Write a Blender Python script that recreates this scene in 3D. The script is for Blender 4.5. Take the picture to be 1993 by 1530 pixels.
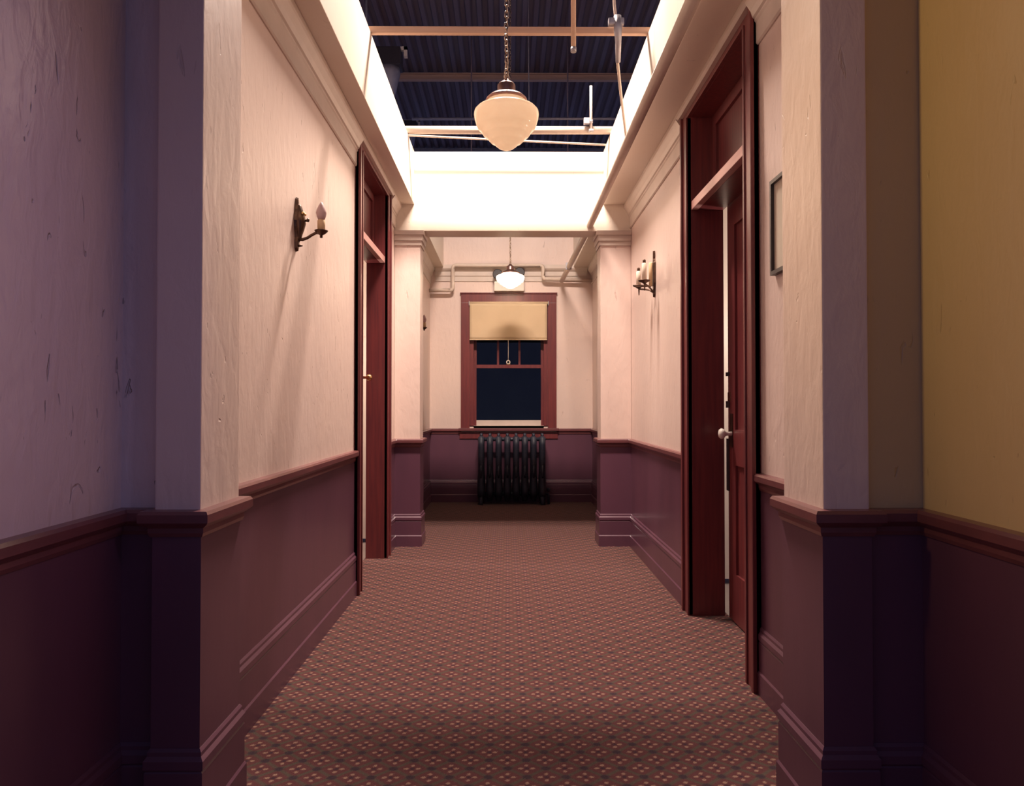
import bpy, bmesh, math, random
from mathutils import Vector, Matrix, Quaternion
random.seed(7)
for o in list(bpy.data.objects): bpy.data.objects.remove(o)
scene = bpy.context.scene
COL = scene.collection

# ------------------------------------------------------------------ camera
F_PX = 1450.0
cam_d = bpy.data.cameras.new('camera'); cam = bpy.data.objects.new('camera', cam_d); COL.objects.link(cam)
cam_d.sensor_fit = 'HORIZONTAL'; cam_d.sensor_width = 36.0; cam_d.lens = F_PX / 1993.0 * 36.0
cam_d.clip_start = 0.02; cam_d.clip_end = 200
cam.location = (0, 0, 1.1)
cam.rotation_euler = (math.radians(90 + 0.988), 0, math.radians(-0.336))
scene.camera = cam

# ------------------------------------------------------------------ world, lights, exposure
world = bpy.data.worlds.new('world'); scene.world = world; world.use_nodes = True
bg = world.node_tree.nodes['Background']
bg.inputs['Color'].default_value = (0.40, 0.46, 1.0, 1); bg.inputs['Strength'].default_value = 0.23

def lamp(name, kind, loc, energy, color, radius=0.1, **kw):
    d = bpy.data.lights.new(name, kind); o = bpy.data.objects.new(name, d); COL.objects.link(o)
    o.location = loc; d.energy = energy; d.color = color
    if kind in ('POINT', 'SPOT'): d.shadow_soft_size = radius
    for k, v in kw.items(): setattr(d, k, v)
    return o
# the high work light hanging in the open hall above the corridor
hl = lamp('hall_lamp', 'AREA', (0.0, 4.71, 4.64), 392, (1.0, 0.82, 0.70), shape='RECTANGLE', size=1.0, size_y=0.22)
hl.rotation_euler = (math.radians(-4), 0, 0)
# unseen lamps added to tint near walls, each shining across at the opposite wall
def aim(o, p): o.rotation_euler = (Vector(p) - o.location).to_track_quat('-Z', 'Y').to_euler()
aim(lamp('added_tint_lamp', 'SPOT', (-0.90, 1.72, 2.4), 46, (1.0, 0.66, 0.24), 0.10, spot_size=math.radians(74), spot_blend=0.8), (1.05, 1.36, 1.8))
aim(lamp('added_tint_lamp', 'SPOT', (0.95, 1.0, 2.4), 33, (0.72, 0.56, 1.0), 0.10, spot_size=math.radians(60), spot_blend=1.0), (-0.98, 0.95, 1.3))
# lamps of the two rooms behind the doors
lamp('room_lamp', 'POINT', (1.8, 4.1, 1.6), 26, (1.0, 0.85, 0.75), 0.08)
lamp('room_lamp', 'POINT', (-1.8, 5.5, 1.6), 45, (1.0, 0.80, 0.68), 0.08)
vs = scene.view_settings
vs.view_transform = 'Standard'; vs.look = 'None'; vs.gamma = 1.0; vs.exposure = 0.0; vs.use_curve_mapping = False

# ------------------------------------------------------------------ materials
def new_mat(name):
    m = bpy.data.materials.new(name); m.use_nodes = True
    nt = m.node_tree; b = nt.nodes['Principled BSDF']
    return m, nt, b
def N(nt, t, **kw):
    n = nt.nodes.new(t)
    for k, v in kw.items(): setattr(n, k, v)
    return n
def ramp(nt, src, stops):
    r = N(nt, 'ShaderNodeValToRGB'); el = r.color_ramp.elements
    while len(el) < len(stops): el.new(0.5)
    for e, (p, c) in zip(el, stops): e.position = p; e.color = (*c, 1) if len(c) == 3 else c
    nt.links.new(src, r.inputs[0]); return r.outputs[0]
def simple(name, c1, c2=None, rough=0.5, metal=0.0, scale=8.0, stretch=(1, 1, 1), bump=0.0, bscale=60.0, bdist=0.004, coat=0.0, spec=0.5):
    m, nt, b = new_mat(name); L = nt.links
    tc = N(nt, 'ShaderNodeTexCoord'); mp = N(nt, 'ShaderNodeMapping'); mp.inputs['Scale'].default_value = stretch
    L.new(tc.outputs['Object'], mp.inputs[0])
    nz = N(nt, 'ShaderNodeTexNoise'); nz.inputs['Scale'].default_value = scale; nz.inputs['Detail'].default_value = 6
    L.new(mp.outputs[0], nz.inputs['Vector'])
    c2 = c2 or tuple(x * 0.85 for x in c1)
    L.new(ramp(nt, nz.outputs['Fac'], [(0.32, c1), (0.7, c2)]), b.inputs['Base Color'])
    b.inputs['Roughness'].default_value = rough; b.inputs['Metallic'].default_value = metal
    b.inputs['Coat Weight'].default_value = coat; b.inputs['Coat Roughness'].default_value = 0.2
    b.inputs['Specular IOR Level'].default_value = spec
    if bump:
        n2 = N(nt, 'ShaderNodeTexNoise'); n2.inputs['Scale'].default_value = bscale; n2.inputs['Detail'].default_value = 4
        L.new(mp.outputs[0], n2.inputs['Vector'])
        bp = N(nt, 'ShaderNodeBump'); bp.inputs['Strength'].default_value = bump; bp.inputs['Distance'].default_value = bdist
        L.new(n2.outputs['Fac'], bp.inputs['Height']); L.new(bp.outputs[0], b.inputs['Normal'])
    return m

def plaster_mat(name, c1, c2, relief=0.5, rough=0.42, thr=0.70):
    """old trowelled plaster under semi-gloss paint: broad trowel relief, small gouges and dark nicks"""
    m, nt, b = new_mat(name); L = nt.links
    tc = N(nt, 'ShaderNodeTexCoord')
    mp = N(nt, 'ShaderNodeMapping'); mp.inputs['Scale'].default_value = (1, 1, 0.42); mp.inputs['Rotation'].default_value = (0.35, 0.2, 0)
    L.new(tc.outputs['Object'], mp.inputs[0])
    big = N(nt, 'ShaderNodeTexNoise'); big.inputs['Scale'].default_value = 1.6; big.inputs['Detail'].default_value = 3; L.new(tc.outputs['Object'], big.inputs['Vector'])
    col = ramp(nt, big.outputs['Fac'], [(0.3, c1), (0.72, c2)])
    mid = N(nt, 'ShaderNodeTexNoise'); mid.inputs['Scale'].default_value = 22; mid.inputs['Detail'].default_value = 5; mid.inputs['Distortion'].default_value = 0.45
    L.new(mp.outputs[0], mid.inputs['Vector'])
    gouge = N(nt, 'ShaderNodeTexNoise'); gouge.inputs['Scale'].default_value = 26; gouge.inputs['Detail'].default_value = 2.5; gouge.inputs['Distortion'].default_value = 1.6
    mp2 = N(nt, 'ShaderNodeMapping'); mp2.inputs['Scale'].default_value = (1, 1, 0.3); mp2.inputs['Rotation'].default_value = (-0.5, 0.5, 0.2)
    L.new(tc.outputs['Object'], mp2.inputs[0]); L.new(mp2.outputs[0], gouge.inputs['Vector'])
    nick = ramp(nt, gouge.outputs['Fac'], [(0.0, (0, 0, 0)), (thr, (0, 0, 0)), (thr + 0.05, (1, 1, 1))])
    mx = N(nt, 'ShaderNodeMix', data_type='RGBA'); mx.inputs['Factor'].default_value = 0.0
    mul = N(nt, 'ShaderNodeMath', operation='MULTIPLY'); mul.inputs[1].default_value = 0.25
    L.new(nick, mul.inputs[0]); L.new(mul.outputs[0], mx.inputs['Factor'])
    L.new(col, mx.inputs['A']); mx.inputs['B'].default_value = (c2[0] * 0.42, c2[1] * 0.38, c2[2] * 0.4, 1)
    L.new(mx.outputs['Result'], b.inputs['Base Color'])
    b.inputs['Roughness'].default_value = rough
    ad = N(nt, 'ShaderNodeMath', operation='SUBTRACT'); L.new(mid.outputs['Fac'], ad.inputs[0])
    m3 = N(nt, 'ShaderNodeMath', operation='MULTIPLY'); m3.inputs[1].default_value = 0.8; L.new(nick, m3.inputs[0]); L.new(m3.outputs[0], ad.inputs[1])
    bp = N(nt, 'ShaderNodeBump'); bp.inputs['Strength'].default_value = relief; bp.inputs['Distance'].default_value = 0.006
    L.new(ad.outputs[0], bp.inputs['Height']); L.new(bp.outputs[0], b.inputs['Normal'])
    return m

def carpet_mat():
    m, nt, b = new_mat('carpet'); L = nt.links
    def M(op, a, b_=None, c=None):
        n = N(nt, 'ShaderNodeMath', operation=op)
        for i, v in enumerate((a, b_, c)):
            if v is None: continue
            if isinstance(v, (int, float)): n.inputs[i].default_value = v
            else: L.new(v, n.inputs[i])
        return n.outputs[0]
    tc = N(nt, 'ShaderNodeTexCoord'); sp = N(nt, 'ShaderNodeSeparateXYZ'); L.new(tc.outputs['Object'], sp.inputs[0])
    wob = N(nt, 'ShaderNodeTexNoise'); wob.inputs['Scale'].default_value = 260; L.new(tc.outputs['Object'], wob.inputs['Vector'])
    jit = M('MULTIPLY', M('SUBTRACT', wob.outputs['Fac'], 0.5), 0.16)
    PX, PY = 0.1155, 0.106
    u = M('ADD', M('DIVIDE', sp.outputs['X'], PX), jit); v = M('ADD', M('DIVIDE', sp.outputs['Y'], PY), jit)
    def fold(a, off): return M('SUBTRACT', M('FRACT', M('ADD', a, 100.0 + off)), 0.5)
    pu, pv, qu, qv = fold(u, 0), fold(v, 0), fold(u, .5), fold(v, .5)
    def ln(a, b_): return M('SQRT', M('ADD', M('MULTIPLY', a, a), M('MULTIPLY', b_, b_)))
    lp, lq = ln(pu, pv), ln(qu, qv)
    sel = M('LESS_THAN', lp, lq)
    def mixv(a, b_): return M('ADD', M('MULTIPLY', a, sel), M('MULTIPLY', b_, M('SUBTRACT', 1.0, sel)))
    lu, lv = mixv(pu, qu), mixv(pv, qv); r = M('MINIMUM', lp, lq)
    au, av = M('ABSOLUTE', lu), M('ABSOLUTE', lv)
    def ell(a, ca, sa, b_, cb, sb):
        x = M('DIVIDE', M('SUBTRACT', a, ca), sa); y = M('DIVIDE', M('SUBTRACT', b_, cb), sb)
        return ln(x, y)
    pet = M('MINIMUM', ell(au, .155, .075, av, 0, .06), ell(au, 0, .06, av, .175, .07))
    petal = ramp(nt, pet, [(0.75, (1, 1, 1)), (1.0, (0, 0, 0))])
    core = ramp(nt, r, [(0.04, (1, 1, 1)), (0.085, (0, 0, 0))])
    edge = ramp(nt, M('ABSOLUTE', M('SUBTRACT', lp, lq)), [(0.04, (1, 1, 1)), (0.17, (0, 0, 0))])
    dark = ramp(nt, M('MINIMUM', ell(au, .5, .15, av, 0, .15), ell(au, 0, .15, av, .5, .15)), [(0.6, (1, 1, 1)), (1.0, (0, 0, 0))])
    def mix(fac, A, B):
        x = N(nt, 'ShaderNodeMix', data_type='RGBA'); L.new(fac, x.inputs['Factor'])
        for k, c in (('A', A), ('B', B)):
            if isinstance(c, tuple): x.inputs[k].default_value = (*c, 1)
            else: L.new(c, x.inputs[k])
        return x.outputs['Result']
    c = mix(edge, (0.108, 0.030, 0.031), (0.082, 0.060, 0.043))
    c = mix(dark, c, (0.040, 0.020, 0.028))
    c = mix(core, c, (0.045, 0.016, 0.026))
    c = mix(petal, c, (0.30, 0.175, 0.125))
    pile = N(nt, 'ShaderNodeTexNoise'); pile.inputs['Scale'].default_value = 420; pile.inputs['Detail'].default_value = 3; L.new(tc.outputs['Object'], pile.inputs['Vector'])
    g = ramp(nt, pile.outputs['Fac'], [(0.3, (0.62, 0.62, 0.62)), (0.7, (1.15, 1.15, 1.15))])
    mm = N(nt, 'ShaderNodeMix', data_type='RGBA', blend_type='MULTIPLY'); mm.inputs['Factor'].default_value = 1
    L.new(c, mm.inputs['A']); L.new(g, mm.inputs['B']); L.new(mm.outputs['Result'], b.inputs['Base Color'])
    b.inputs['Roughness'].default_value = 0.95; b.inputs['Specular IOR Level'].default_value = 0.1
    b.inputs['Sheen Weight'].default_value = 0.15
    bp = N(nt, 'ShaderNodeBump'); bp.inputs['Strength'].default_value = 0.5; bp.inputs['Distance'].default_value = 0.004
    L.new(pile.outputs['Fac'], bp.inputs['Height']); L.new(bp.outputs[0], b.inputs['Normal'])
    return m

M_PLASTER = plaster_mat('wall_plaster', (0.74, 0.58, 0.51), (0.66, 0.52, 0.47))
M_SMOOTH = plaster_mat('bulkhead_plaster', (0.76, 0.66, 0.56), (0.70, 0.61, 0.52), relief=0.2)
M_ROUGH = plaster_mat('rough_gloss_plaster', (0.70, 0.56, 0.54), (0.62, 0.49, 0.48), relief=1.2, rough=0.28, thr=0.69)
M_YELLOW = plaster_mat('passage_plaster', (0.60, 0.45, 0.24), (0.55, 0.40, 0.21))
M_TRIMW = simple('cream_trim_paint', (0.62, 0.52, 0.46), (0.56, 0.47, 0.41), rough=0.4, bump=0.05)
M_WAIN = simple('wainscot_red_paint', (0.120, 0.044, 0.072), (0.098, 0.037, 0.062), rough=0.42, coat=0.4, scale=5, stretch=(1, 1, 0.3), bump=0.12, bscale=30, bdist=0.003)
M_WOOD = simple('door_varnished_wood', (0.18, 0.034, 0.034), (0.115, 0.024, 0.028), rough=0.38, scale=14, stretch=(4, 4, 0.25), bump=0.06, bscale=40, coat=0.12)
M_RAIL = simple('rail_varnished_wood', (0.165, 0.052, 0.055), (0.125, 0.042, 0.047), rough=0.33, scale=10, stretch=(1, 1, 3), bump=0.05, coat=0.3)
M_SHEENBAR = simple('wood_painted_sheen', (0.55, 0.30, 0.27), (0.47, 0.24, 0.22), rough=0.4, scale=12, stretch=(3, .4, 3))  # pinkish tone paints in the sheen of varnish reflecting the bright wall
M_CARPET = carpet_mat()
M_BRONZE = simple('aged_bronze', (0.13, 0.075, 0.05), (0.08, 0.045, 0.035), rough=0.35, metal=0.8, scale=40)
M_BRASS = simple('brass', (0.75, 0.52, 0.25), (0.6, 0.4, 0.2), rough=0.25, metal=1.0, scale=30)
M_COPPER = simple('lamp_bronze', (0.36, 0.2, 0.17), (0.27, 0.15, 0.13), rough=0.32, metal=0.85, scale=30)
M_CHAIN = simple('lamp_chain_metal', (0.50, 0.38, 0.30), (0.38, 0.28, 0.22), rough=0.35, metal=0.8, scale=60)
M_IVORY = simple('candle_ivory', (0.72, 0.52, 0.30), (0.64, 0.45, 0.26), rough=0.5, scale=30)
M_WHITEC = simple('candle_white', (0.78, 0.68, 0.56), (0.72, 0.62, 0.5), rough=0.5, scale=30)
M_FROST = simple('frosted_bulb_glass', (0.60, 0.42, 0.42), (0.56, 0.40, 0.40), rough=0.35, scale=20)
M_PORCELAIN = simple('white_porcelain', (0.8, 0.74, 0.68), (0.76, 0.7, 0.64), rough=0.15, scale=10)
M_IRON = simple('radiator_paint', (0.028, 0.032, 0.055), (0.020, 0.024, 0.042), rough=0.5, scale=25, bump=0.1)
M_DARK = simple('black_plastic', (0.035, 0.03, 0.035), (0.028, 0.025, 0.03), rough=0.4)
M_PIPE = simple('cream_painted_pipe', (0.64, 0.52, 0.44), (0.58, 0.47, 0.39), rough=0.38, scale=12, bump=0.04)
M_PINE = simple('crossbar_wood', (0.62, 0.40, 0.28), (0.54, 0.34, 0.23), rough=0.6, scale=10, stretch=(.3, 4, 4))
M_STEEL = simple('galvanised_steel', (0.42, 0.40, 0.42), (0.34, 0.32, 0.35), rough=0.45, metal=0.5, scale=20)
M_ROOF = simple('corrugated_roof_steel', (0.20, 0.17, 0.20), (0.15, 0.085, 0.09), rough=0.6, metal=0.2, scale=1.2, stretch=(2, .3, 1))
M_CONC = simple('hall_concrete', (0.42, 0.36, 0.33), rough=0.8, scale=3, bump=0.1)
M_SHADE = simple('shade_cloth', (0.60, 0.45, 0.29), (0.56, 0.42, 0.27), rough=0.8, scale=5, bump=0.05, bscale=300)
M_FRAMEB = simple('black_picture_frame', (0.04, 0.035, 0.04), (0.03, 0.027, 0.03), rough=0.4)
M_PAPER = simple('framed_print_paper', (0.66, 0.58, 0.46), (0.60, 0.52, 0.42), rough=0.7, scale=4)
M_WHITEB = simple('white_enamel', (0.74, 0.66, 0.58), (0.70, 0.62, 0.55), rough=0.35)
M_BACKING = simple('dark_backing_board', (0.05, 0.055, 0.05), (0.025, 0.028, 0.028), rough=0.9, scale=4)  # dark colour stands in for the unlit space outside
def glass_mat():
    m, nt, b = new_mat('window_glass')
    nz = N(nt, 'ShaderNodeTexNoise'); nz.inputs['Scale'].default_value = 3
    nt.links.new(ramp(nt, nz.outputs['Fac'], [(0.3, (0.40, 0.46, 0.44)), (0.7, (0.34, 0.40, 0.39))]), b.inputs['Base Color'])
    b.inputs['Transmission Weight'].default_value = 1.0; b.inputs['Roughness'].default_value = 0.04; b.inputs['IOR'].default_value = 1.5
    return m
M_GLASS = glass_mat()
def opal_mat(name='opal_globe_glass', strength=0.45, col=(1.0, 0.70, 0.44, 1)):
    m, nt, b = new_mat(name); L = nt.links
    nz = N(nt, 'ShaderNodeTexNoise'); nz.inputs['Scale'].default_value = 6
    c = ramp(nt, nz.outputs['Fac'], [(0.3, (0.86, 0.72, 0.58)), (0.7, (0.80, 0.66, 0.52))])
    out = nt.nodes['Material Output']
    tr = N(nt, 'ShaderNodeBsdfTranslucent'); mx = N(nt, 'ShaderNodeMixShader'); mx.inputs[0].default_value = 0.45
    L.new(c, b.inputs['Base Color']); L.new(c, tr.inputs['Color']); b.inputs['Roughness'].default_value = 0.12
    b.inputs['Emission Color'].default_value = col; b.inputs['Emission Strength'].default_value = strength * 1.0
    L.new(b.outputs[0], mx.inputs[1]); L.new(tr.outputs[0], mx.inputs[2]); L.new(mx.outputs[0], out.inputs['Surface'])
    return m
M_OPAL = opal_mat()
M_OPAL_LIT = opal_mat('lit_globe_glass', 22.0, (1.0, 0.82, 0.60, 1))

# ------------------------------------------------------------------ mesh helpers
def box(bm, x0, x1, y0, y1, z0, z1, bev=0.0):
    r = bmesh.ops.create_cube(bm, size=1.0); vs_ = r['verts']
    for v in vs_:
        v.co = Vector((x0 + (v.co.x + .5) * (x1 - x0), y0 + (v.co.y + .5) * (y1 - y0), z0 + (v.co.z + .5) * (z1 - z0)))
    if bev > 0:
        es = list({e for v in vs_ for e in v.link_edges})
        bmesh.ops.bevel(bm, geom=es, offset=bev, segments=2, affect='EDGES', profile=0.7)
def tube(bm, pts, rad, seg=12, caps=True):
    pts = [Vector(p) for p in pts]; n = len(pts)
    rads = rad if isinstance(rad, (list, tuple)) else [rad] * n
    rings = []; up = None
    for i, p in enumerate(pts):
        d = (pts[min(i + 1, n - 1)] - pts[max(i - 1, 0)])
        d = d.normalized() if d.length > 1e-9 else Vector((0, 0, 1))
        if up is None:
            a = Vector((0, 0, 1)) if abs(d.z) < .9 else Vector((1, 0, 0)); up = d.cross(a).normalized()
        up = (up - d * up.dot(d)).normalized(); w = d.cross(up)
        rings.append([bm.verts.new(p + (up * math.cos(t) + w * math.sin(t)) * rads[i]) for t in [2 * math.pi * k / seg for k in range(seg)]])
    for a, b_ in zip(rings, rings[1:]):
        for k in range(seg):
            f = bm.faces.new((a[k], a[(k + 1) % seg], b_[(k + 1) % seg], b_[k])); f.smooth = True
    if caps: bm.faces.new(rings[0][::-1]); bm.faces.new(rings[-1])
def lathe(bm, prof, cx=0, cy=0, cz=0, seg=32, mat=None):
    """prof: list of (radius, z)"""
    rings = []
    for r, z in prof:
        if r < 1e-6: rings.append([bm.verts.new((cx, cy, cz + z))])
        else: rings.append([bm.verts.new((cx + r * math.cos(2 * math.pi * k / seg), cy + r * math.sin(2 * math.pi * k / seg), cz + z)) for k in range(seg)])
    for a, b_ in zip(rings, rings[1:]):
        for k in range(seg):
            k2 = (k + 1) % seg
            if len(a) == 1 and len(b_) == 1: continue
            if len(a) == 1: f = bm.faces.new((a[0], b_[k2], b_[k]))
            elif len(b_) == 1: f = bm.faces.new((a[k], a[k2], b_[0]))
            else: f = bm.faces.new((a[k], a[k2], b_[k2], b_[k]))
            f.smooth = True
def sweep(bm, path, prof, closed=True):
    """path: 2D points, room on the right-hand side; prof: closed polygon of (offset into room, z)"""
    P = [Vector(p) for p in path]; n = len(P); offs = []
    for i in range(n):
        ns = []
        if i > 0: d = (P[i] - P[i - 1]).normalized(); ns.append(Vector((d.y, -d.x)))
        if i < n - 1: d = (P[i + 1] - P[i]).normalized(); ns.append(Vector((d.y, -d.x)))
        offs.append(ns[0] if len(ns) == 1 else (ns[0] + ns[1]) / (1 + ns[0].dot(ns[1])))
    rings = [[bm.verts.new((p.x + o.x * a, p.y + o.y * a, z)) for a, z in prof] for p, o in zip(P, offs)]
    m = len(prof)
    for a, b_ in zip(rings, rings[1:]):
        for k in range(m): bm.faces.new((a[k], b_[k], b_[(k + 1) % m], a[(k + 1) % m]))
    bm.faces.new(rings[0]); bm.faces.new(rings[-1][::-1])
def torus_link(bm, c, rx, rz, r, turn, seg=12, ms=6):
    rings = []
    for i in range(seg):
        t = 2 * math.pi * i / seg
        p = Vector((rx * math.cos(t), 0, rz * math.sin(t))); d = Vector((-rx * math.sin(t), 0, rz * math.cos(t))).normalized()
        nrm = Vector((d.z, 0, -d.x)); ring = []
        for k in range(ms):
            s = 2 * math.pi * k / ms
            q = p + nrm * (r * math.cos(s)) + Vector((0, 1, 0)) * (r * math.sin(s))
            q = Vector((q.x * math.cos(turn) - q.y * math.sin(turn), q.x * math.sin(turn) + q.y * math.cos(turn), q.z))
            ring.append(bm.verts.new(q + Vector(c)))
        rings.append(ring)
    for i in range(seg):
        a, b_ = rings[i], rings[(i + 1) % seg]
        for k in range(ms):
            f = bm.faces.new((a[k], a[(k + 1) % ms], b_[(k + 1) % ms], b_[k])); f.smooth = True
def obj(name, bm, mat, parent=None):
    bmesh.ops.recalc_face_normals(bm, faces=bm.faces[:])
    me = bpy.data.meshes.new(name); bm.to_mesh(me); bm.free(); me.materials.append(mat)
    o = bpy.data.objects.new(name, me); COL.objects.link(o)
    if parent: o.parent = parent
    return o
def part(name, mat, parent, fn, **kw):
    bm = bmesh.new(); fn(bm); return obj(name, bm, mat, parent)
def boxes(name, mat, parent, *bs, bev=0.0):
    bm = bmesh.new()
    for b_ in bs: box(bm, *b_, bev=bev)
    return obj(name, bm, mat, parent)
def thing(name, label, cat, loc=(0, 0, 0), rotz=0, group=None):
    o = bpy.data.objects.new(name, None); COL.objects.link(o); o.empty_display_size = 0.05
    o.location = loc; o.rotation_euler = (0, 0, rotz); return tag(o, label, cat, group)
def tag(o, label, cat, group=None):
    o['label'] = label; o['category'] = cat
    if group: o['group'] = group
    return o
def struct(o, label=None):
    o['kind'] = 'structure'
    if label: o['label'] = label
    return o
def empty(name, loc=(0, 0, 0)):
    o = bpy.data.objects.new(name, None); COL.objects.link(o); o.location = loc; o.empty_display_size = .05; return o
def copy_tree(o, parent=None):
    c = o.copy(); COL.objects.link(c); c.parent = parent
    for ch in list(o.children): copy_tree(ch, c)
    return c

# ------------------------------------------------------------------ main dimensions (metres; camera at x=0, y=0)
XL, XR = -0.893, 0.975            # corridor walls
THL, TH = 0.130, 0.165                        # wall thickness
YE = 8.55                         # end wall
ZS, ZT, ZH = 2.69, 3.11, 2.48     # soffit underside, bulkhead top, header underside
BL, BR = -0.737, 0.757            # bulkhead inner faces
NF, NB = 1.864, 2.13              # near pilasters front / back
FF, FB = 5.86, 6.08               # far pilasters front / back
NLX, NRX = -0.765, 0.79           # near pilaster inner faces
FLX, FRX = -0.690, 0.733          # far pilaster inner faces
PLX, PRX = -0.98, 1.05            # passage walls beside the camera
D1 = (2.985, 3.917)               # right door opening
D2 = (4.464, 5.39)                # left door opening
DZ = 2.63                         # door opening head
CW = 0.125
Y0 = 1.0                         # near end of the passage walls

# ------------------------------------------------------------------ floor, roof
bm = bmesh.new(); box(bm, PLX - .05, PRX + .11, -2.0, YE, -0.03, 0.0)
struct(obj('floor', bm, M_CARPET), 'patterned red carpet with small four-petal flowers along the corridor')
bm = bmesh.new(); box(bm, -7, 7, -3, 20, -0.08, -0.035)
struct(obj('floor_hall', bm, M_CONC), 'bare concrete floor of the hall around the corridor')
ZR = 6.3
bm = bmesh.new(); x = -7.0; prof = []
while x < 7.0:
    prof += [(x, ZR), (x + .055, ZR), (x + .075, ZR + .045), (x + .13, ZR + .045)]; x += .15
lo = [bm.verts.new((a, 0.5, z)) for a, z in prof]; hi = [bm.verts.new((a, 20.0, z)) for a, z in prof]
for i in range(len(prof) - 1): bm.faces.new((lo[i], lo[i + 1], hi[i + 1], hi[i]))
roof = struct(obj('ceiling', bm, M_ROOF), 'dark corrugated metal roof high above the open corridor')
sm = roof.modifiers.new('thick', 'SOLIDIFY'); sm.thickness = 0.004; sm.offset = 1
for yb, w in ((11.6, .10), (15.0, .12), (7.6, .10)):
    boxes('roof_beam', M_PINE if yb < 12 else M_STEEL, roof, (-7, 7, yb - .06, yb - .05 + .07, ZR - .11, ZR - .095), (-7, 7, yb - .012, yb + .008, ZR - .095, ZR - .015), (-7, 7, yb - .06, yb + .06, ZR - .015, ZR - .002))

# ------------------------------------------------------------------ corridor walls
bm = bmesh.new()
box(bm, XL - THL, XL, NF + .16, D2[0] - .02, 0, ZS)
box(bm, XL - THL, XL, D2[1] + .02, YE + TH, 0, ZS)
box(bm, XL - THL, XL, D2[0] - .02, D2[1] + .02, DZ + .02, ZS)
wall_l = struct(obj('wall_left', bm, M_PLASTER), 'cream plaster wall on the left side of the corridor')
bm = bmesh.new()
box(bm, XR, XR + TH, NF + .16, D1[0] - .02, 0, ZS)
box(bm, XR, XR + TH, D1[1] + .02, YE + TH, 0, ZS)
box(bm, XR, XR + TH, D1[0] - .02, D1[1] + .02, DZ + .02, ZS)
wall_r = struct(obj('wall_right', bm, M_PLASTER), 'cream plaster wall on the right side of the corridor')
# end wall round the window opening
WX0, WX1, WZ0, WZ1 = -0.435, 0.46, 0.87, 2.285
bm = bmesh.new()
box(bm, XL, WX0, YE, YE + TH, 0, ZT); box(bm, WX1, XR, YE, YE + TH, 0, ZT)
box(bm, WX0, WX1, YE, YE + TH, 0, WZ0); box(bm, WX0, WX1, YE, YE + TH, WZ1, ZT)
wall_b = struct(obj('wall_back', bm, M_PLASTER), 'cream plaster end wall around the window')
# passage walls beside the camera
bm = bmesh.new(); box(bm, PLX - .15, PLX, Y0, NF + .036, 0, 2.75); box(bm, PLX, -.80, NF + .036, NF + .16, 0, 2.75)
wall_nl = struct(obj('wall_near_left', bm, M_ROUGH), 'rough plaster wall at the left edge beside the camera')
bm = bmesh.new(); box(bm, PRX, PRX + .15, Y0, NF + .02, 0, 2.75); box(bm, .83, PRX + .15, NF + .02, NF + .16, 0, 2.75)
wall_nr = struct(obj('wall_near_right', bm, M_YELLOW), 'yellowish rough plaster wall at the right edge beside the camera')
bm = bmesh.new(); box(bm, PLX - .15, PRX + .15, Y0, NF + .03, 2.75, 2.87)
struct(obj('ceiling_passage', bm, M_SMOOTH), 'plaster ceiling over the near passage')

# dropped bulkheads along the corridor (open above)
for nm, a, b_, lab in (('trim_bulkhead_left', XL - .02, BL, 'cream dropped bulkhead along the left wall'), ('trim_bulkhead_right', BR, XR + .02, 'cream dropped bulkhead along the right wall')):
    bm = bmesh.new(); box(bm, a, b_, NB, FF, ZS, ZT, bev=0.004); box(bm, a, b_, FB, YE, ZS, ZT, bev=0.004)
    struct(obj(nm, bm, M_SMOOTH), lab)
bm = bmesh.new(); box(bm, XL - .02, XR + .02, FF, FB, ZH, ZT, bev=0.006)
struct(obj('trim_header_far', bm, M_SMOOTH), 'brightly lit cream header beam across the corridor beyond the hanging globe')
bm = bmesh.new(); box(bm, XL - .02, XR + .02, NF, NB, ZH, ZT, bev=0.006)
struct(obj('trim_header_near', bm, M_SMOOTH), 'cream header beam above the nearest pilasters')

# pilasters: shaft + capital + (trim sweeps run round them)
def pilaster(name, x0, x1, y0, y1, lab, inner):
    r = struct(empty(name, ((x0 + x1) / 2, y0, 0)), lab)
    def loc(b_): return (b_[0] - r.location.x, b_[1] - r.location.x, b_[2] - y0, b_[3] - y0, b_[4], b_[5])
    boxes('shaft', M_PLASTER, r, loc((x0, x1, y0, y1, 0, ZH)), bev=0.004)
    s = 1 if inner > 0 else -1
    for dz0, dz1, p in ((2.365, 2.40, .010), (2.40, 2.445, .020), (2.445, 2.48, .032)):
        if inner > 0: b_ = (x0, x1 + p, y0 - p, y1 + p, dz0, dz1)
        else: b_ = (x0 - p, x1, y0 - p, y1 + p, dz0, dz1)
        boxes('capital_band', M_TRIMW, r, loc(b_), bev=0.003)
    return r
pilaster('pilaster', -.878, NLX, NF, NB, 'nearest cream pilaster on the left', 1)
pilaster('pilaster', NRX, .905, NF, NB, 'nearest cream pilaster on the right', -1)
pilaster('pilaster', XL + .001, FLX, FF, FB, 'far cream pilaster on the left under the header', 1)
pilaster('pilaster', FRX, XR - .001, FF, FB, 'far cream pilaster on the right under the header', -1)

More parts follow.
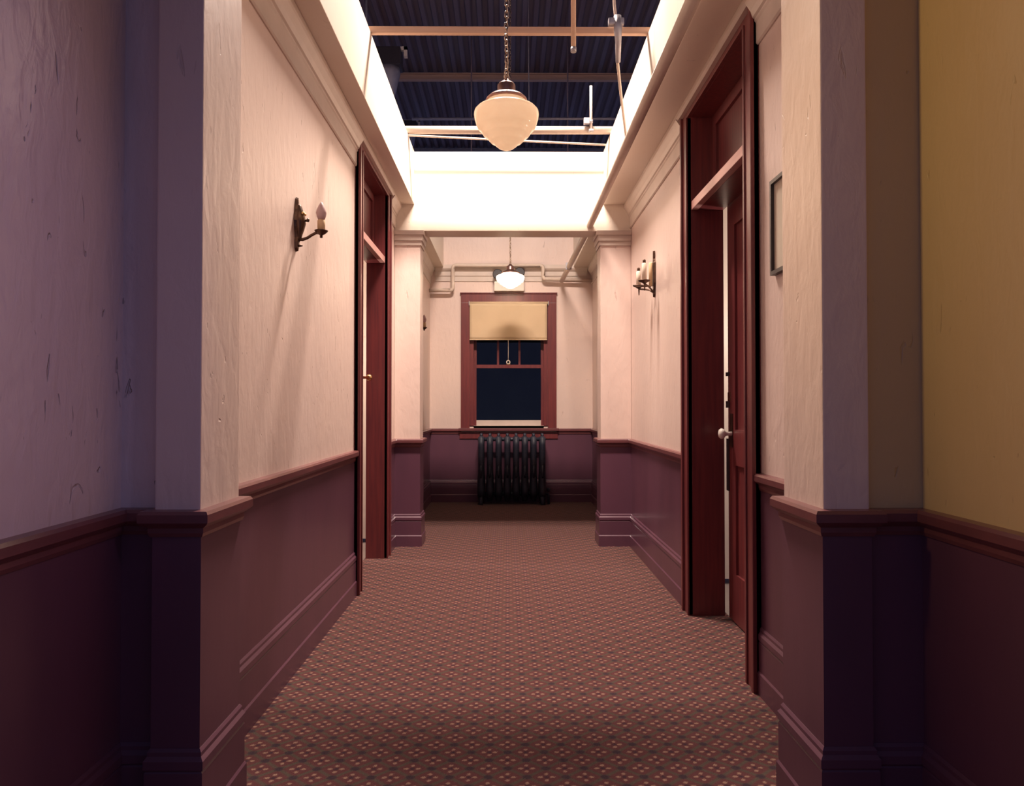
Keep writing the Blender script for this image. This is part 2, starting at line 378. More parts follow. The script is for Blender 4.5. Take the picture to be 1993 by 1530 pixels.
# ------------------------------------------------------------------ wainscot, rails, baseboards (swept round the pilasters)
P_NL = [(PLX, Y0), (PLX, NF + .036), (-.878, NF + .036), (-.878, NF), (NLX, NF), (NLX, NB), (XL, NB), (XL, D2[0] - CW)]
P_L2 = [(XL, D2[1] + CW), (XL, FF), (FLX, FF), (FLX, FB), (XL, FB), (XL, YE)]
P_B = [(XL, YE), (XR, YE)]
P_B1 = [(XL, YE), (-0.535, YE)]; P_B2 = [(0.559, YE), (XR, YE)]
P_R2 = [(XR, YE), (XR, FB), (FRX, FB), (FRX, FF), (XR, FF), (XR, D1[1] + CW)]
P_NR = [(XR, D1[0] - CW), (XR, NB), (NRX, NB), (NRX, NF), (.905, NF), (.905, NF + .02), (PRX, NF + .02), (PRX, Y0)]
WPROF = [(-.002, 0), (.004, 0), (.004, .80), (-.002, .80)]
RPROF = [(-.002, .775), (.008, .775), (.012, .785), (.012, .797), (.024, .806), (.030, .812), (.030, .832), (.025, .84), (-.002, .842)]
BPROF = [(-.002, 0), (.020, 0), (.020, .082), (.015, .089), (.015, .196), (.012, .200), (.017, .206), (.017, .226), (.010, .236), (.010, .246), (.005, .254), (-.002, .254)]
def swept(name, mat, prof, path, lab=None, parent=None):
    bm = bmesh.new(); sweep(bm, path, prof); o = obj(name, bm, mat, parent)
    return o if parent else struct(o, lab)
k = 0
for nm, side, segs, w in (('left', 'left', (P_NL, P_L2), wall_l), ('back', 'end', (P_B,), wall_b), ('right', 'right', (P_NR, P_R2), wall_r)):
    bm = bmesh.new()
    for s in segs: sweep(bm, s, WPROF)
    obj('wainscot', bm, M_WAIN, w)
    bm = bmesh.new()
    for s in segs: sweep(bm, s, BPROF)
    struct(obj('baseboard_' + nm, bm, M_WAIN), 'stepped dark red baseboard along the %s wall' % side)
    bm = bmesh.new()
    for s in ((P_B1, P_B2) if nm == 'back' else segs): sweep(bm, s, RPROF)
    struct(obj('trim_rail_' + nm, bm, M_RAIL), 'red-brown wooden chair rail along the %s wall' % side)
# small boards standing proud on the pilaster fronts
# crown under the bulkheads
CPROF = [(-.002, 2.50), (.006, 2.50), (.012, 2.506), (.012, 2.585), (.018, 2.592), (.018, 2.60), (.026, 2.606), (.034, 2.63), (.050, 2.655), (.056, 2.662), (.056, ZS - .001), (-.002, ZS - .001)]
CPROF2 = [(-.002, 2.658), (.045, 2.658), (.056, 2.668), (.056, ZS - .001), (-.002, ZS - .001)]
bm = bmesh.new()
sweep(bm, [(XL, NB), (XL, D2[0] - CW)], CPROF); sweep(bm, [(XL, D2[0] - CW), (XL, D2[1] + CW)], CPROF2); sweep(bm, [(XL, D2[1] + CW), (XL, FF)], CPROF)
sweep(bm, [(XL, FB), (XL, YE)], CPROF)
struct(obj('trim_crown_left', bm, M_TRIMW), 'stepped cream crown moulding under the left bulkhead')
bm = bmesh.new()
sweep(bm, [(XR, FF), (XR, D1[1] + CW)], CPROF); sweep(bm, [(XR, D1[1] + CW), (XR, D1[0] - CW)], CPROF2); sweep(bm, [(XR, D1[0] - CW), (XR, NB)], CPROF)
sweep(bm, [(XR, YE), (XR, FB)], CPROF)
struct(obj('trim_crown_right', bm, M_TRIMW), 'stepped cream crown moulding under the right bulkhead')
bm = bmesh.new(); sweep(bm, [(XL + .06, YE), (XR - .06, YE)], [(-.002, 2.53), (.012, 2.53), (.012, 2.585), (.022, 2.592), (.022, 2.64), (.045, 2.66), (.055, 2.675), (.055, 2.715), (-.002, 2.72)])
struct(obj('trim_crown_back', bm, M_TRIMW), 'stepped cream crown moulding across the end wall')

# ------------------------------------------------------------------ rooms behind the doors (only what shows through the gaps)
bm = bmesh.new(); box(bm, XR + TH, 3.2, 4.75, 4.87, 0, ZS); box(bm, 3.2, 3.32, 2.4, 4.87, 0, ZS)
struct(obj('wall_room_right', bm, M_SMOOTH), 'pale wall of the lit room behind the right door')
bm = bmesh.new(); box(bm, -3.2, XL - THL, 6.2, 6.32, 0, ZS); box(bm, -3.32, -3.2, 3.9, 6.32, 0, ZS)
struct(obj('wall_room_left', bm, M_SMOOTH), 'pale wall of the lit room behind the left door')
bm = bmesh.new(); box(bm, XR + TH, 3.32, 2.4, 4.87, ZS, ZS + .1)
struct(obj('ceiling_room_right', bm, M_SMOOTH), 'ceiling of the room behind the right door')
bm = bmesh.new(); box(bm, -3.32, XL - THL, 3.9, 6.32, ZS, ZS + .1)
struct(obj('ceiling_room_left', bm, M_SMOOTH), 'ceiling of the room behind the left door')

# ------------------------------------------------------------------ doors
def door(name, side, X, Y, lab, open_deg, leaf_w, TH):
    """side +1 = right wall, -1 = left wall; built in local space: a = away from the corridor, y = along it"""
    y0, y1 = Y; r = struct(empty(name, (X, y0, 0)), lab); W = y1 - y0
    def bx(a0, a1, ya, yb, z0, z1):
        xs = sorted((side * a0, side * a1)); return (xs[0], xs[1], ya, yb, z0, z1)
    # jamb lining
    for nm, b_ in (('jamb', bx(-.004, TH, -.02, 0, 0, DZ)), ('jamb', bx(-.004, TH, W, W + .02, 0, DZ)), ('jamb', bx(-.004, TH, -.02, W + .02, DZ, DZ + .02))):
        boxes(nm, M_WOOD, r, b_)
    # casings: flat board with a raised back band and inner bead
    for ya, yb, out in ((-CW, -.006, -1), (W + .006, W + CW, 1)):
        b1 = bx(-.024, 0, ya, yb, 0, ZS - .032)
        e0, e1 = (ya, ya + .028) if out < 0 else (yb - .028, yb)
        i0, i1 = (yb - .018, yb) if out < 0 else (ya, ya + .018)
        c = boxes('casing', M_WOOD, r, b1, bev=0.003)
        boxes('back_band', M_WOOD, c, bx(-.036, -.0, e0, e1, 0, ZS - .032), bev=0.004)
        boxes('bead', M_WOOD, c, bx(-.030, -.0, i0, i1, 0, DZ), bev=0.004)
    boxes('head_casing', M_WOOD, r, bx(-.024, 0, -.006, W + .006, DZ + .001, ZS - .032), bev=0.002)
    # transom bar, transom panel
    tz = 2.135
    boxes('transom_bar', M_SHEENBAR, r, bx(-.004, .03, 0.001, W - .001, tz, tz + .045), bev=0.003)
    tb = boxes('transom_rail', M_WOOD, r, bx(.03, TH, 0.001, W - .001, tz, tz + .04))
    tp = boxes('transom_panel', M_WOOD, r, bx(TH - .04, TH - .02, .001, W - .001, tz + .04, DZ - .001))
    boxes('transom_frame', M_WOOD, r, bx(TH - .055, TH - .04, .001, .06, tz + .04, DZ), bx(TH - .055, TH - .04, W - .06, W - .001, tz + .04, DZ), bx(TH - .055, TH - .04, .06, W - .06, tz + .04, tz + .10), bx(TH - .055, TH - .04, .06, W - .06, DZ - .06, DZ - .001))
    # leaf, hinged on the near jamb, standing a little ajar into the room
    lf = empty('leaf', (side * (TH + .002), .004, 0)); lf.parent = r; lf.rotation_euler = (0, 0, -side * math.radians(open_deg))
    def lb(a0, a1, ya, yb, z0, z1): return bx(a0, a1, ya, yb, z0, z1)
    zt = tz + .012; Wl = leaf_w
    bm = bmesh.new()
    box(bm, *lb(.012, .030, 0, Wl, .008, zt))
    for b_ in (lb(0, .042, 0, .12, .008, zt), lb(0, .042, Wl - .12, Wl, .008, zt), lb(0, .042, .12, Wl - .12, .008, .25), lb(0, .042, .12, Wl - .12, .80, .98), lb(0, .042, .12, Wl - .12, zt - .13, zt)): box(bm, *b_)
    me_o = obj('leaf_panelling', bm, M_WOOD, lf)
    return r, lf, lb, Wl
# right door
r1, lf, lb, Wl = door('door_1', 1, XR, D1, 'dark red-brown door with transom on the right, standing ajar', 0.3, 0.878, TH)
bm = bmesh.new(); box(bm, *lb(-.004, 0, Wl - .085, Wl - .04, .89, 1.06)); obj('lock_plate', bm, M_BRONZE, lf)
bm = bmesh.new(); tube(bm, [(-.0, Wl - .072, .958), (-.02, Wl - .072, .958), (-.035, Wl - .072, .958), (-.045, Wl - .072, .958), (-.058, Wl - .072, .958), (-.068, Wl - .072, .958), (-.072, Wl - .072, .958)], [.012, .010, .012, .024, .028, .02, .004], seg=20); kn = obj('knob', bm, M_PORCELAIN, lf)
kn['label'] = 'white porcelain knob'
bm = bmesh.new(); tube(bm, [(.021, Wl, 1.146), (.021, Wl + .028, 1.146)], .011); box(bm, -.004, 0, Wl - .045, Wl - .005, 1.125, 1.17); lt = obj('latch', bm, M_BRASS, lf); lt['label'] = 'brass latch'
boxes('bolt', M_DARK, lf, (-.004, .03, Wl - .03, Wl + .03, 1.255, 1.275), (-.004, .03, Wl - .03, Wl + .03, 1.09, 1.125), (-.004, .04, Wl - .02, Wl + .024, .66, .93))
# left door
r2, lf, lb, Wl = door('door_2', -1, XL, D2, 'dark red-brown door with transom on the left, standing ajar', 0.2, 0.812, THL)
bm = bmesh.new(); tube(bm, [(0, Wl - .03, 1.30), (.03, Wl - .03, 1.30), (.04, Wl - .03, 1.30), (.055, Wl - .03, 1.30), (.07, Wl - .03, 1.30), (.074, Wl - .03, 1.30)], [.01, .009, .02, .024, .018, .004], seg=20); kn = obj('knob', bm, M_BRASS, lf); kn['label'] = 'polished metal knob'

# ------------------------------------------------------------------ window in the end wall
win = struct(empty('window_1', (0.012, YE, 0)), 'dark sash window with red-brown casing in the end wall'); OX = 0.012
def wb(name, mat, *bs, parent=win, bev=0.0): return boxes(name, mat, parent, *[(b_[0] - OX, b_[1] - OX, b_[2], b_[3], b_[4], b_[5]) for b_ in bs], bev=bev)
wb('casing', M_WOOD, (-.535, WX0, -.026, 0, .845, 2.285), bev=.004)
wb('casing', M_WOOD, (WX1, .559, -.026, 0, .845, 2.285), bev=.004)
wb('head_casing', M_WOOD, (-.535, .559, -.028, 0, 2.285, 2.385), bev=.004)
wb('head_cap', M_WOOD, (-.545, .569, -.04, 0, 2.385, 2.40), bev=.003)
wb('sill', M_RAIL, (-.56, .584, -.06, .05, .815, .845), bev=.005)
wb('apron', M_WOOD, (-.55, .574, -.02, 0, .725, .80), bev=.004)
wb('jamb', M_WOOD, (WX0, WX0 + .045, 0, .14, .86, WZ1)); wb('jamb', M_WOOD, (WX1 - .045, WX1, 0, .14, .86, WZ1)); wb('jamb', M_WOOD, (WX0, WX1, 0, .14, WZ1 - .03, WZ1))
a, b_ = WX0 + .045, WX1 - .045
wb('bottom_sill', M_TRIMW, (a, b_, 0.0, .14, .845, .872))
ls = wb('lower_sash', M_WOOD, (a, a + .03, .05, .085, .872, 1.575), (b_ - .03, b_, .05, .085, .872, 1.575), (a + .03, b_ - .03, .05, .085, 1.535, 1.575))
lr = wb('bottom_rail', M_TRIMW, (a + .03, b_ - .03, .05, .085, .872, .935)); lr['label'] = 'pale bottom rail'
gl = wb('pane', M_GLASS, (a + .03, b_ - .03, .064, .069, .935, 1.535))
wb('upper_sash', M_WOOD, (a, a + .03, .09, .125, 1.54, WZ1 - .03), (b_ - .03, b_, .09, .125, 1.54, WZ1 - .03), (a + .03, b_ - .03, .09, .125, 1.54, 1.575), (a + .03, b_ - .03, .09, .125, WZ1 - .07, WZ1 - .03))
ax, bx_ = a + .03, b_ - .03; w3 = (bx_ - ax) / 3
for i in (1, 2): wb('muntin', M_WOOD, (ax + w3 * i - .012, ax + w3 * i + .012, .095, .12, 1.575, WZ1 - .07))
for i in range(3): wb('pane', M_GLASS, (ax + w3 * i + (.012 if i else 0), ax + w3 * (i + 1) - (.012 if i < 2 else 0), .104, .109, 1.575, WZ1 - .07))
wb('sash_lock', M_BRASS, (-.012, .03, .055, .085, 1.575, 1.59), bev=.003)
bm = bmesh.new(); box(bm, -1.2, 1.2, YE + .75, YE + .8, 0, 3.2)  # board added behind the panes so they read dark
struct(obj('dark_backing', bm, M_BACKING), 'dark board added behind the end window for the unlit outside')
# roller shade
sh = thing('roller_shade', 'tan roller shade pulled a third of the way down the end window', 'window shade', (.012, YE, 0))
bm = bmesh.new(); tube(bm, [(-.449, -.03, 2.275), (.453, -.03, 2.275)], .02, 16); obj('roller', bm, M_SHADE, sh)
for b_ in ((-.455, -.449, -.05, 0, 2.25, 2.30), (.453, .459, -.05, 0, 2.25, 2.30)): boxes('bracket', M_STEEL, sh, b_)
bm = bmesh.new()
nx, nz_ = 26, 14; grid = []
for j in range(nz_ + 1):
    z = 2.27 - (2.27 - 1.862) * j / nz_
    grid.append([bm.verts.new((-.446 + .884 * i / nx, -.048 + .002 * math.sin(i * .5) * math.sin(j * .35) + .0015 * math.sin(i * 1.3 + j), z)) for i in range(nx + 1)])
for j in range(nz_):
    for i in range(nx):
        f = bm.faces.new((grid[j][i], grid[j][i + 1], grid[j + 1][i + 1], grid[j + 1][i])); f.smooth = True
cl = obj('cloth', bm, M_SHADE, sh); md = cl.modifiers.new('t', 'SOLIDIFY'); md.thickness = .0015
boxes('hem_bar', M_SHADE, sh, (-.447, .439, -.055, -.042, 1.85, 1.866), bev=.004)
bm = bmesh.new(); tube(bm, [(-.005, -.05, 1.852), (-.004, -.05, 1.75), (-.005, -.05, 1.62)], .0035, 6); pc = obj('pull_cord', bm, M_WHITEC, sh)
bm = bmesh.new(); torus_link(bm, (-.005, -.05, 1.598), .019, .019, .0055, 0, 16, 6); obj('pull_ring', bm, M_WHITEC, pc)

# ------------------------------------------------------------------ radiator
rad = thing('radiator', 'dark cast-iron column radiator below the end window', 'radiator', (.046, YE - .18, 0))
S = 0.0975; NSEC = 8
def section(bm):
    for dy in (-.07, 0, .07): tube(bm, [(0, dy, .10), (0, dy, .16), (0, dy, .40), (0, dy, .66), (0, dy, .74)], [.040, .038, .034, .033, .036], 12)
    for z, h in ((.115, .045), (.725, .045)): 
        tube(bm, [(0, -.098, z), (0, -.085, z), (0, -.05, z), (0, .05, z), (0, .085, z), (0, .098, z)], [.012, .034, .040, .040, .034, .012], 12)
    for dy in (-.035, .035): tube(bm, [(0, dy, .04), (0, dy, .10), (0, dy, .30), (0, dy, .40)], [.030, .044, .042, .030], 10)
    tube(bm, [(0, -.098, .30), (0, -.112, .33), (0, -.112, .40), (0, -.100, .44)], [.008, .015, .015, .008], 8)
    tube(bm, [(0, -.05, .755), (0, -.04, .778), (0, .04, .778), (0, .05, .755)], [.01, .018, .018, .01], 8)
first = None
for i in range(NSEC):
    xx = (i - (NSEC - 1) / 2) * S
    if first is None:
        bm = bmesh.new(); section(bm); first = obj('section', bm, M_IRON, rad); first.location = (xx, 0, 0)
    else:
        c = first.copy(); COL.objects.link(c); c.parent = rad; c.location = (xx, 0, 0)
for sx in (-1, 1):
    for dy in (-.07, .07):
        bm = bmesh.new(); tube(bm, [(sx * S * 3.5, dy, .11), (sx * S * 3.5, dy * 1.1, .05), (sx * S * 3.55, dy * 1.25, .0)], [.028, .02, .03], 10)
        obj('foot', bm, M_IRON, rad)
for z in (.115, .725):
    bm = bmesh.new(); tube(bm, [(-S * 3.5, 0, z), (S * 3.5, 0, z)], .022, 10); obj('hub', bm, M_IRON, rad)
bm = bmesh.new(); tube(bm, [(S * 3.5, 0, .115), (S * 4.2, 0, .115), (S * 4.25, 0, .10), (S * 4.25, 0, 0)], .014, 10); lathe(bm, [(0, .14), (.02, .14), (.024, .16), (.02, .18), (0, .18)], S * 4.25, 0, 0, 12); obj('valve', bm, M_IRON, rad)

# ------------------------------------------------------------------ pendant lamps
def pendant(name, lab, loc, s, top_z, flat=1.0, glass=None):
    r = thing(name, lab, 'pendant lamp', loc, 0, 'hanging globe lamps of the corridor')
    outer = [(0.0, 0.0), (.018, .003), (.040, .013), (.056, .026), (.062, .038), (.082, .044), (.093, .056), (.099, .070), (.117, .077), (.128, .092), (.134, .109), (.150, .117), (.159, .136), (.167, .164), (.171, .190), (.168, .206), (.156, .219), (.136, .230), (.112, .240), (.103, .250), (.100, .262), (.100, .275)]
    bm = bmesh.new(); lathe(bm, [(q * s, .275 * s - (.275 - z) * s * flat) for q, z in outer], seg=48); g = obj('globe', bm, glass or M_OPAL, r)
    bm = bmesh.new(); lathe(bm, [(q * s, z * s) for q, z in [(.098, .262), (.104, .258), (.110, .262), (.106, .272), (.090, .286), (.062, .298), (.050, .304), (.047, .312), (.047, .345), (.040, .354), (.022, .362), (.018, .372), (.010, .380), (0, .382)]], seg=36)
    obj('fitter', bm, M_COPPER, r)
    bm = bmesh.new(); torus_link(bm, (0, 0, .392 * s), .013 * s, .016 * s, .004 * s, 0.5); obj('loop', bm, M_CHAIN, r)
    bm = bmesh.new(); z = .40 * s + .012; i = 0
    while loc[2] + z < top_z:
        torus_link(bm, (0.0015 * math.sin(i * .7), 0, z), .0095, .0185, .0033, 0.5 + (i % 2) * math.pi / 2 + .25 * math.sin(i * .4), 12, 5); z += .0285; i += 1
    obj('chain', bm, M_CHAIN, r)
    bm = bmesh.new(); pts = []; zz = .385 * s; j = 0
    while loc[2] + zz < top_z: pts.append((.006 * math.sin(j * 1.1), .006 * math.cos(j * 1.1), zz)); zz += .03; j += 1
    tube(bm, pts, .0025, 5); obj('cord', bm, M_BRONZE, r)
    return r
pendant('pendant_lamp', 'large opal glass schoolhouse globe hanging on a chain in the near bay', (-0.006, 3.60, 2.341), 0.923, ZR - .02)
pendant('pendant_lamp', 'smaller opal glass globe hanging before the end window', (0.028, 7.75, 2.255), 0.86, ZR - .02, 0.72, M_OPAL_LIT)

# ------------------------------------------------------------------ wall sconces
def candle_bulb(bm, p, s=1.0):
    lathe(bm, [(.0, 0), (.012 * s, 0), (.017 * s, .012 * s), (.020 * s, .024 * s), (.018 * s, .036 * s), (.010 * s, .054 * s), (.004 * s, .064 * s), (0, .068 * s)], *p, seg=16)
def single_sconce(lab, loc, rotz):
    r = thing('wall_sconce', lab, 'wall sconce', loc, rotz, 'single-candle sconces on the left wall')   # local +x = away from the wall
    bm = bmesh.new()
    outl = [(.0, .118), (.010, .108), (.011, .085), (.016, .066), (.026, .040), (.030, .015), (.026, -.012), (.016, -.036), (.012, -.055), (.016, -.075), (.014, -.10), (.0, -.114)]
    pts = [(a_, z) for a_, z in outl] + [(-a_, z) for a_, z in outl[-2:0:-1]]
    f0 = [bm.verts.new((.001, a_, z)) for a_, z in pts]; f1 = [bm.verts.new((.012, a_ * .86, z * .97)) for a_, z in pts]
    c0 = bm.verts.new((.024, 0, .0))
    for i in range(len(pts)):
        j = (i + 1) % len(pts); bm.faces.new((f0[i], f0[j], f1[j], f1[i])); bm.faces.new((f1[i], f1[j], c0))
    bm.faces.new(f0[::-1]); bp = obj('backplate', bm, M_BRONZE, r)
    bm = bmesh.new(); lathe(bm, [(0, -.075), (.008, -.062), (.012, -.045), (.020, -.022), (.027, .004), (.025, .030), (.017, .056), (.009, .078), (0, .092)], .016, 0, 0, 16); obj('boss', bm, M_BRONZE, bp)
    bm = bmesh.new()
    for dy in (-.011, .011): lathe(bm, [(0, -.008), (.007, -.005), (.009, 0), (.007, .005), (0, .008)], .034, dy, .046, 10)
    o = obj('rivet', bm, M_BRASS, r); o['label'] = 'shiny twin rivets'
    bm = bmesh.new(); lathe(bm, [(0, 0), (.005, 0), (.007, .008), (.004, .014), (0, .015)], .052, 0, .013, 10); tube(bm, [(.04, 0, .018), (.054, 0, .018)], .005, 8); obj('switch_key', bm, M_BRONZE, r)
    bm = bmesh.new(); tube(bm, [(.008, 0, -.058), (.03, 0, -.062), (.05, 0, -.055), (.068, 0, -.043), (.085, 0, -.034), (.098, 0, -.033), (.106, 0, -.036)], [.009, .007, .006, .006, .006, .007, .008], 10); tube(bm, [(.008, 0, -.088), (.03, 0, -.088)], [.007, .003], 8); obj('arm', bm, M_BRONZE, r)
    bm = bmesh.new(); lathe(bm, [(0, -.022), (.006, -.020), (.006, -.010), (.016, -.004), (.027, .006), (.029, .010), (.025, .010), (.012, .004), (0, .004)], .108, 0, -.034, 16); obj('drip_dish', bm, M_BRONZE, r)
    bm = bmesh.new(); lathe(bm, [(0, 0), (.0165, 0), (.0165, .048), (.012, .052), (0, .052)], .108, 0, -.030, 16); obj('candle_tube', bm, M_IVORY, r)
    bm = bmesh.new(); candle_bulb(bm, (.108, 0, .022), 1.12); obj('bulb', bm, M_FROST, r)
    return r
single_sconce('bronze single-candle sconce on the left wall near the camera', (XL, 3.13, 1.862), 0)
single_sconce('small candle sconce peeking past the far left pilaster', (XL, 7.0, 1.862), 0)
r = thing('wall_sconce', 'bronze twin-candle sconce with tall backplate on the right wall', 'wall sconce', (XR, 4.90, 1.96), math.pi)
bm = bmesh.new()
outl = [(0, .165), (.006, .15), (.008, .128), (.005, .115), (.012, .105), (.022, .085), (.024, .02), (.024, -.05), (.018, -.08), (.012, -.10), (.012, -.125), (0, -.145)]
pts = outl + [(-a_, z) for a_, z in outl[-2:0:-1]]
f0 = [bm.verts.new((.001, a_, z)) for a_, z in pts]; f1 = [bm.verts.new((.016, a_ * .8, z * .98)) for a_, z in pts]
bm.faces.new(f0[::-1]); bm.faces.new(f1)
for i in range(len(pts)): j = (i + 1) % len(pts); bm.faces.new((f0[i], f0[j], f1[j], f1[i]))
obj('backplate', bm, M_BRONZE, r)
for sy in (-1, 1):
    bm = bmesh.new(); tube(bm, [(.01, 0, -.115), (.03, sy * .02, -.095), (.055, sy * .06, -.082), (.08, sy * .095, -.075), (.095, sy * .105, -.066)], .006, 8); tube(bm, [(.09, sy * .104, -.06), (.09, sy * .104, -.115)], [.007, .003], 8); obj('arm', bm, M_BRONZE, r)
    bm = bmesh.new(); lathe(bm, [(0, -.014), (.008, -.012), (.020, -.004), (.038, .004), (.040, .009), (.034, .008), (.012, .002), (0, .002)], .092, sy * .104, -.058, 16); obj('drip_dish', bm, M_BRONZE, r)
    bm = bmesh.new(); lathe(bm, [(0, 0), (.016, 0), (.016, .10 if sy < 0 else .115), (.011, .104 if sy < 0 else .119), (0, .104 if sy < 0 else .119)], .092, sy * .104, -.056, 14); obj('candle_tube', bm, M_WHITEC, r)
    bm = bmesh.new(); lathe(bm, [(0, 0), (.010, 0), (.010, .02), (.006, .026), (0, .027)], .092, sy * .104, .046 if sy < 0 else .061, 12); obj('lamp_socket', bm, M_BRONZE, r)
bm = bmesh.new(); lathe(bm, [(0, 0), (.013, 0), (.013, .15), (.008, .156), (0, .156)], .03, 0, -.07, 14); obj('centre_candle', bm, M_IVORY, r)
bm = bmesh.new(); tube(bm, [(.03, 0, -.07), (.12, -.02, -.07), (.148, -.0, -.063)], [.006, .005, .002], 8); tube(bm, [(.09, -.1, -.066), (.06, 0, -.058), (.09, .1, -.066)], .004, 8); obj('scroll', bm, M_BRONZE, r)

# ------------------------------------------------------------------ framed picture on the right wall
fr = thing('picture_frame', 'thin black picture frame on the right wall beside the door', 'picture frame', (XR, 2.56, 1.745))
fw = .14; fh = .172
boxes('frame', M_FRAMEB, fr, (-.02, 0, -fw, -fw + .014, -fh, fh), (-.02, 0, fw - .014, fw, -fh, fh), (-.02, 0, -fw + .014, fw - .014, -fh, -fh + .014), (-.02, 0, -fw + .014, fw - .014, fh - .014, fh))
boxes('print', M_PAPER, fr, (-.008, -.001, -fw + .014, fw - .014, -fh + .014, fh - .014))

# ------------------------------------------------------------------ pipes
def pipe(name, lab, cat, pts, rad, mat=M_PIPE, seg=12, group=None):
    base = Vector(pts[0]); bm = bmesh.new(); tube(bm, [Vector(p) - base for p in pts], rad, seg); o = obj(name, bm, mat); o.location = base
    for p in o.data.polygons: p.use_smooth = len(p.vertices) == 4
    return tag(o, lab, cat, group)
def elbow(p0, c, p1, n=5):
    p0, c, p1 = Vector(p0), Vector(c), Vector(p1)
    return [((1 - t) ** 2) * p0 + 2 * t * (1 - t) * c + t * t * p1 for t in [i / n for i in range(n + 1)]]
# conduit along the right bulkhead
o = pipe('conduit_pipe', 'thick cream conduit running along the right bulkhead edge', 'pipe', [(.655, NB + .0, 2.535), (.65, FF, 2.525), (.615, YE - .109, 2.52)], .026)
for yy, xx in ((5.97, .648), (7.6, .625)):
    h = boxes('pipe_strap', M_STEEL, o, (xx - .655 - .03, xx - .655 + .03, yy - NB - .012, yy - NB + .012, -.04, .03 if yy > 6.1 else -.028))
# end-wall conduit run
yw = YE - .05; q = .035
pts = [(XL + .001, yw, 2.415), (-.624 - q, yw, 2.415)] + elbow((-.624 - q, yw, 2.415), (-.624, yw, 2.415), (-.624, yw, 2.415 + q)) + [(-.624, yw, 2.70 - q)] + elbow((-.624, yw, 2.70 - q), (-.624, yw, 2.70), (-.624 + q, yw, 2.70)) + [(.405 - q, yw, 2.70)] + elbow((.405 - q, yw, 2.70), (.405, yw, 2.70), (.405, yw, 2.70 - q)) + [(.405, yw, 2.545 + q)] + elbow((.405, yw, 2.545 + q), (.405, yw, 2.545), (.405 + q, yw, 2.545)) + [(XR - .001, yw, 2.53)]
yw2 = YE - .085
pts = [Vector((p[0], yw2, p[2])) for p in pts]
o = pipe('conduit_pipe', 'bent cream conduit stepping across the end wall above the window', 'pipe', pts, .021)
# cross members on top of the bulkheads
bm = bmesh.new(); box(bm, -.82, .84, -.015, .015, -.018, .018, bev=.003); o = obj('cross_brace', bm, M_PINE); o.location = (0, 4.0, ZT + .019); tag(o, 'orange-tan wooden bar laid across the bulkheads behind the large globe', 'bar')
o = pipe('cross_pipe', 'pale round pipe laid across the bulkheads just before the header', 'pipe', [(-.83, 5.48, ZT + .03), (.86, 5.48, ZT + .03)], .029)
o = pipe('thin_rod', 'thin pale rod slanting across behind the cross pipe', 'rod', [(-.80, 5.70, 3.182), (.80, 5.74, 3.122)], .008)
o = thing('clamped_rod', 'vertical threaded rod with a clamp on the cross pipe', 'rod', (.613, 5.44, ZT))
bm = bmesh.new(); tube(bm, [(0, 0, 0.0), (0, 0, .345)], .010, 8); obj('rod', bm, M_PIPE, o)
bm = bmesh.new(); box(bm, -.055, -.012, -.03, .008, .055, .10, bev=.006); tube(bm, [(-.02, -.008, .078), (.012, -.008, .078)], .014, 8); obj('coupling', bm, M_STEEL, o); bm = bmesh.new(); box(bm, -.018, .018, -.03, .009, .002, .016, bev=.004); obj('clamp', bm, M_STEEL, o)
o = pipe('hanging_pipe', 'pinkish pipe stub hanging down beside the large globe', 'pipe', [(.3475, 3.9, 2.98), (.3475, 3.9, ZR - .02)], .0135, M_PINE)
bm = bmesh.new(); tube(bm, [(0, 0, -.012), (0, 0, .012)], .015, 12); e = obj('end_cap', bm, M_STEEL, o)
o = thing('cable', 'thin hanging cable wrapped with a clamp on the wooden bar', 'cable', (.585, 4.0, 3.13))
bm = bmesh.new(); tube(bm, [(-.06, -.1, 1.5), (-.02, -.035, .35), (-.012, -.04, .12), (0, -.044, .0), (.004, -.03, -.05), (.02, .06, -.15), (.06, .22, -.24), (.155, .60, -.385)], .008, 8); obj('line', bm, M_PIPE, o)
bm = bmesh.new(); tube(bm, [(.004, -.044, .06), (.006, -.044, -.01), (.010, -.026, -.07), (.02, .05, -.145)], [.020, .022, .017, .013], 10); obj('sleeve', bm, M_STEEL, o); bm = bmesh.new(); box(bm, -.045, .04, -.055, -.019, .012, .05, bev=.01); obj('clamp', bm, M_STEEL, o)
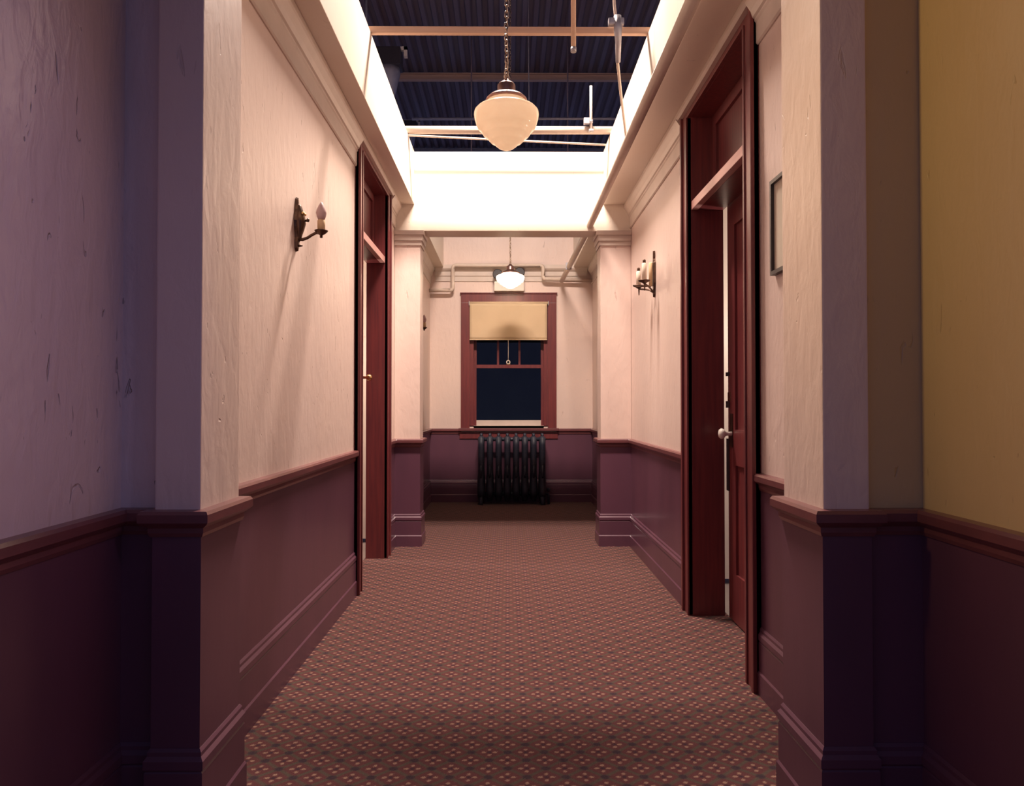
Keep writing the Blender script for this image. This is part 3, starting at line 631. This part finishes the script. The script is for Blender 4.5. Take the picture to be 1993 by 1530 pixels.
# sprinkler line and hangers high in the hall
o = pipe('sprinkler_pipe', 'thin sprinkler pipe crossing under the corrugated roof', 'pipe', [(-1.16, 9.0, 4.585), (3.5, 9.0, 4.60)], .017, M_STEEL)
for xx in (-.44, .73): pipe('hanger_rod', 'slender %s hanger rod dropping from the roof to the sprinkler pipe' % ('left' if xx < 0 else 'right'), 'rod', [(xx, 9.0, 3.6), (xx, 9.0, ZR)], .009, M_ROOF)
o = pipe('wire', 'short thin wire hanging behind the large globe chain', 'wire', [(.24, 8.2, 4.2), (.235, 8.2, 4.6), (.225, 8.2, ZR)], .006, M_STEEL)

# ------------------------------------------------------------------ high-bay lights in the hall
def highbay(lab, loc, s):
    r = thing('high_bay_light', lab, 'ceiling light', loc, 0, 'high-bay lights under the roof')
    boxes('bracket', M_WHITEB, r, (-.45 * s, .20 * s, -.03 * s, .03 * s, .08 * s, .12 * s), (.16 * s, .20 * s, -.03 * s, .03 * s, 0, .12 * s))
    boxes('ballast_box', M_DARK, r, (-.16 * s, .13 * s, -.12 * s, .12 * s, -.14 * s, .08 * s), bev=.01)
    bm = bmesh.new(); lathe(bm, [(0, -.14 * s), (.13 * s, -.14 * s), (.135 * s, -.20 * s), (.11 * s, -.30 * s), (.09 * s, -.40 * s), (.07 * s, -.46 * s), (0, -.46 * s)], -.02 * s, 0, 0, 20); obj('reflector', bm, M_STEEL, r)
    bm = bmesh.new(); tube(bm, [(-.3 * s, 0, .1 * s), (-.3 * s, 0, ZR - loc[2])], .012, 8); obj('stem', bm, M_STEEL, r)
highbay('grey hall light with white bracket behind the left bulkhead, larger of two', (-1.42, 9.0, 5.34), 1.0)
highbay('small grey hall light farther back behind the left bulkhead', (-1.65, 12.6, 5.86), .8)

# ------------------------------------------------------------------ emergency light over the window
em = thing('emergency_light', 'white emergency light box with two dark lamp heads above the end window', 'emergency light', (.012, YE - .03, 2.44))
boxes('case', M_WHITEB, em, (-.165, .175, -.075, .002, -.035, .075), bev=.008)
for sx, zz in ((-.125, .155), (.125, .175)):
    bm = bmesh.new()
    tube(bm, [(sx, -.02, zz), (sx, -.05, zz), (sx, -.09, zz), (sx, -.10, zz)], [.035, .052, .058, .050], 20); tube(bm, [(sx, -.04, .07), (sx, -.04, zz)], .012, 8)
    obj('lamp_head', bm, M_DARK, em)
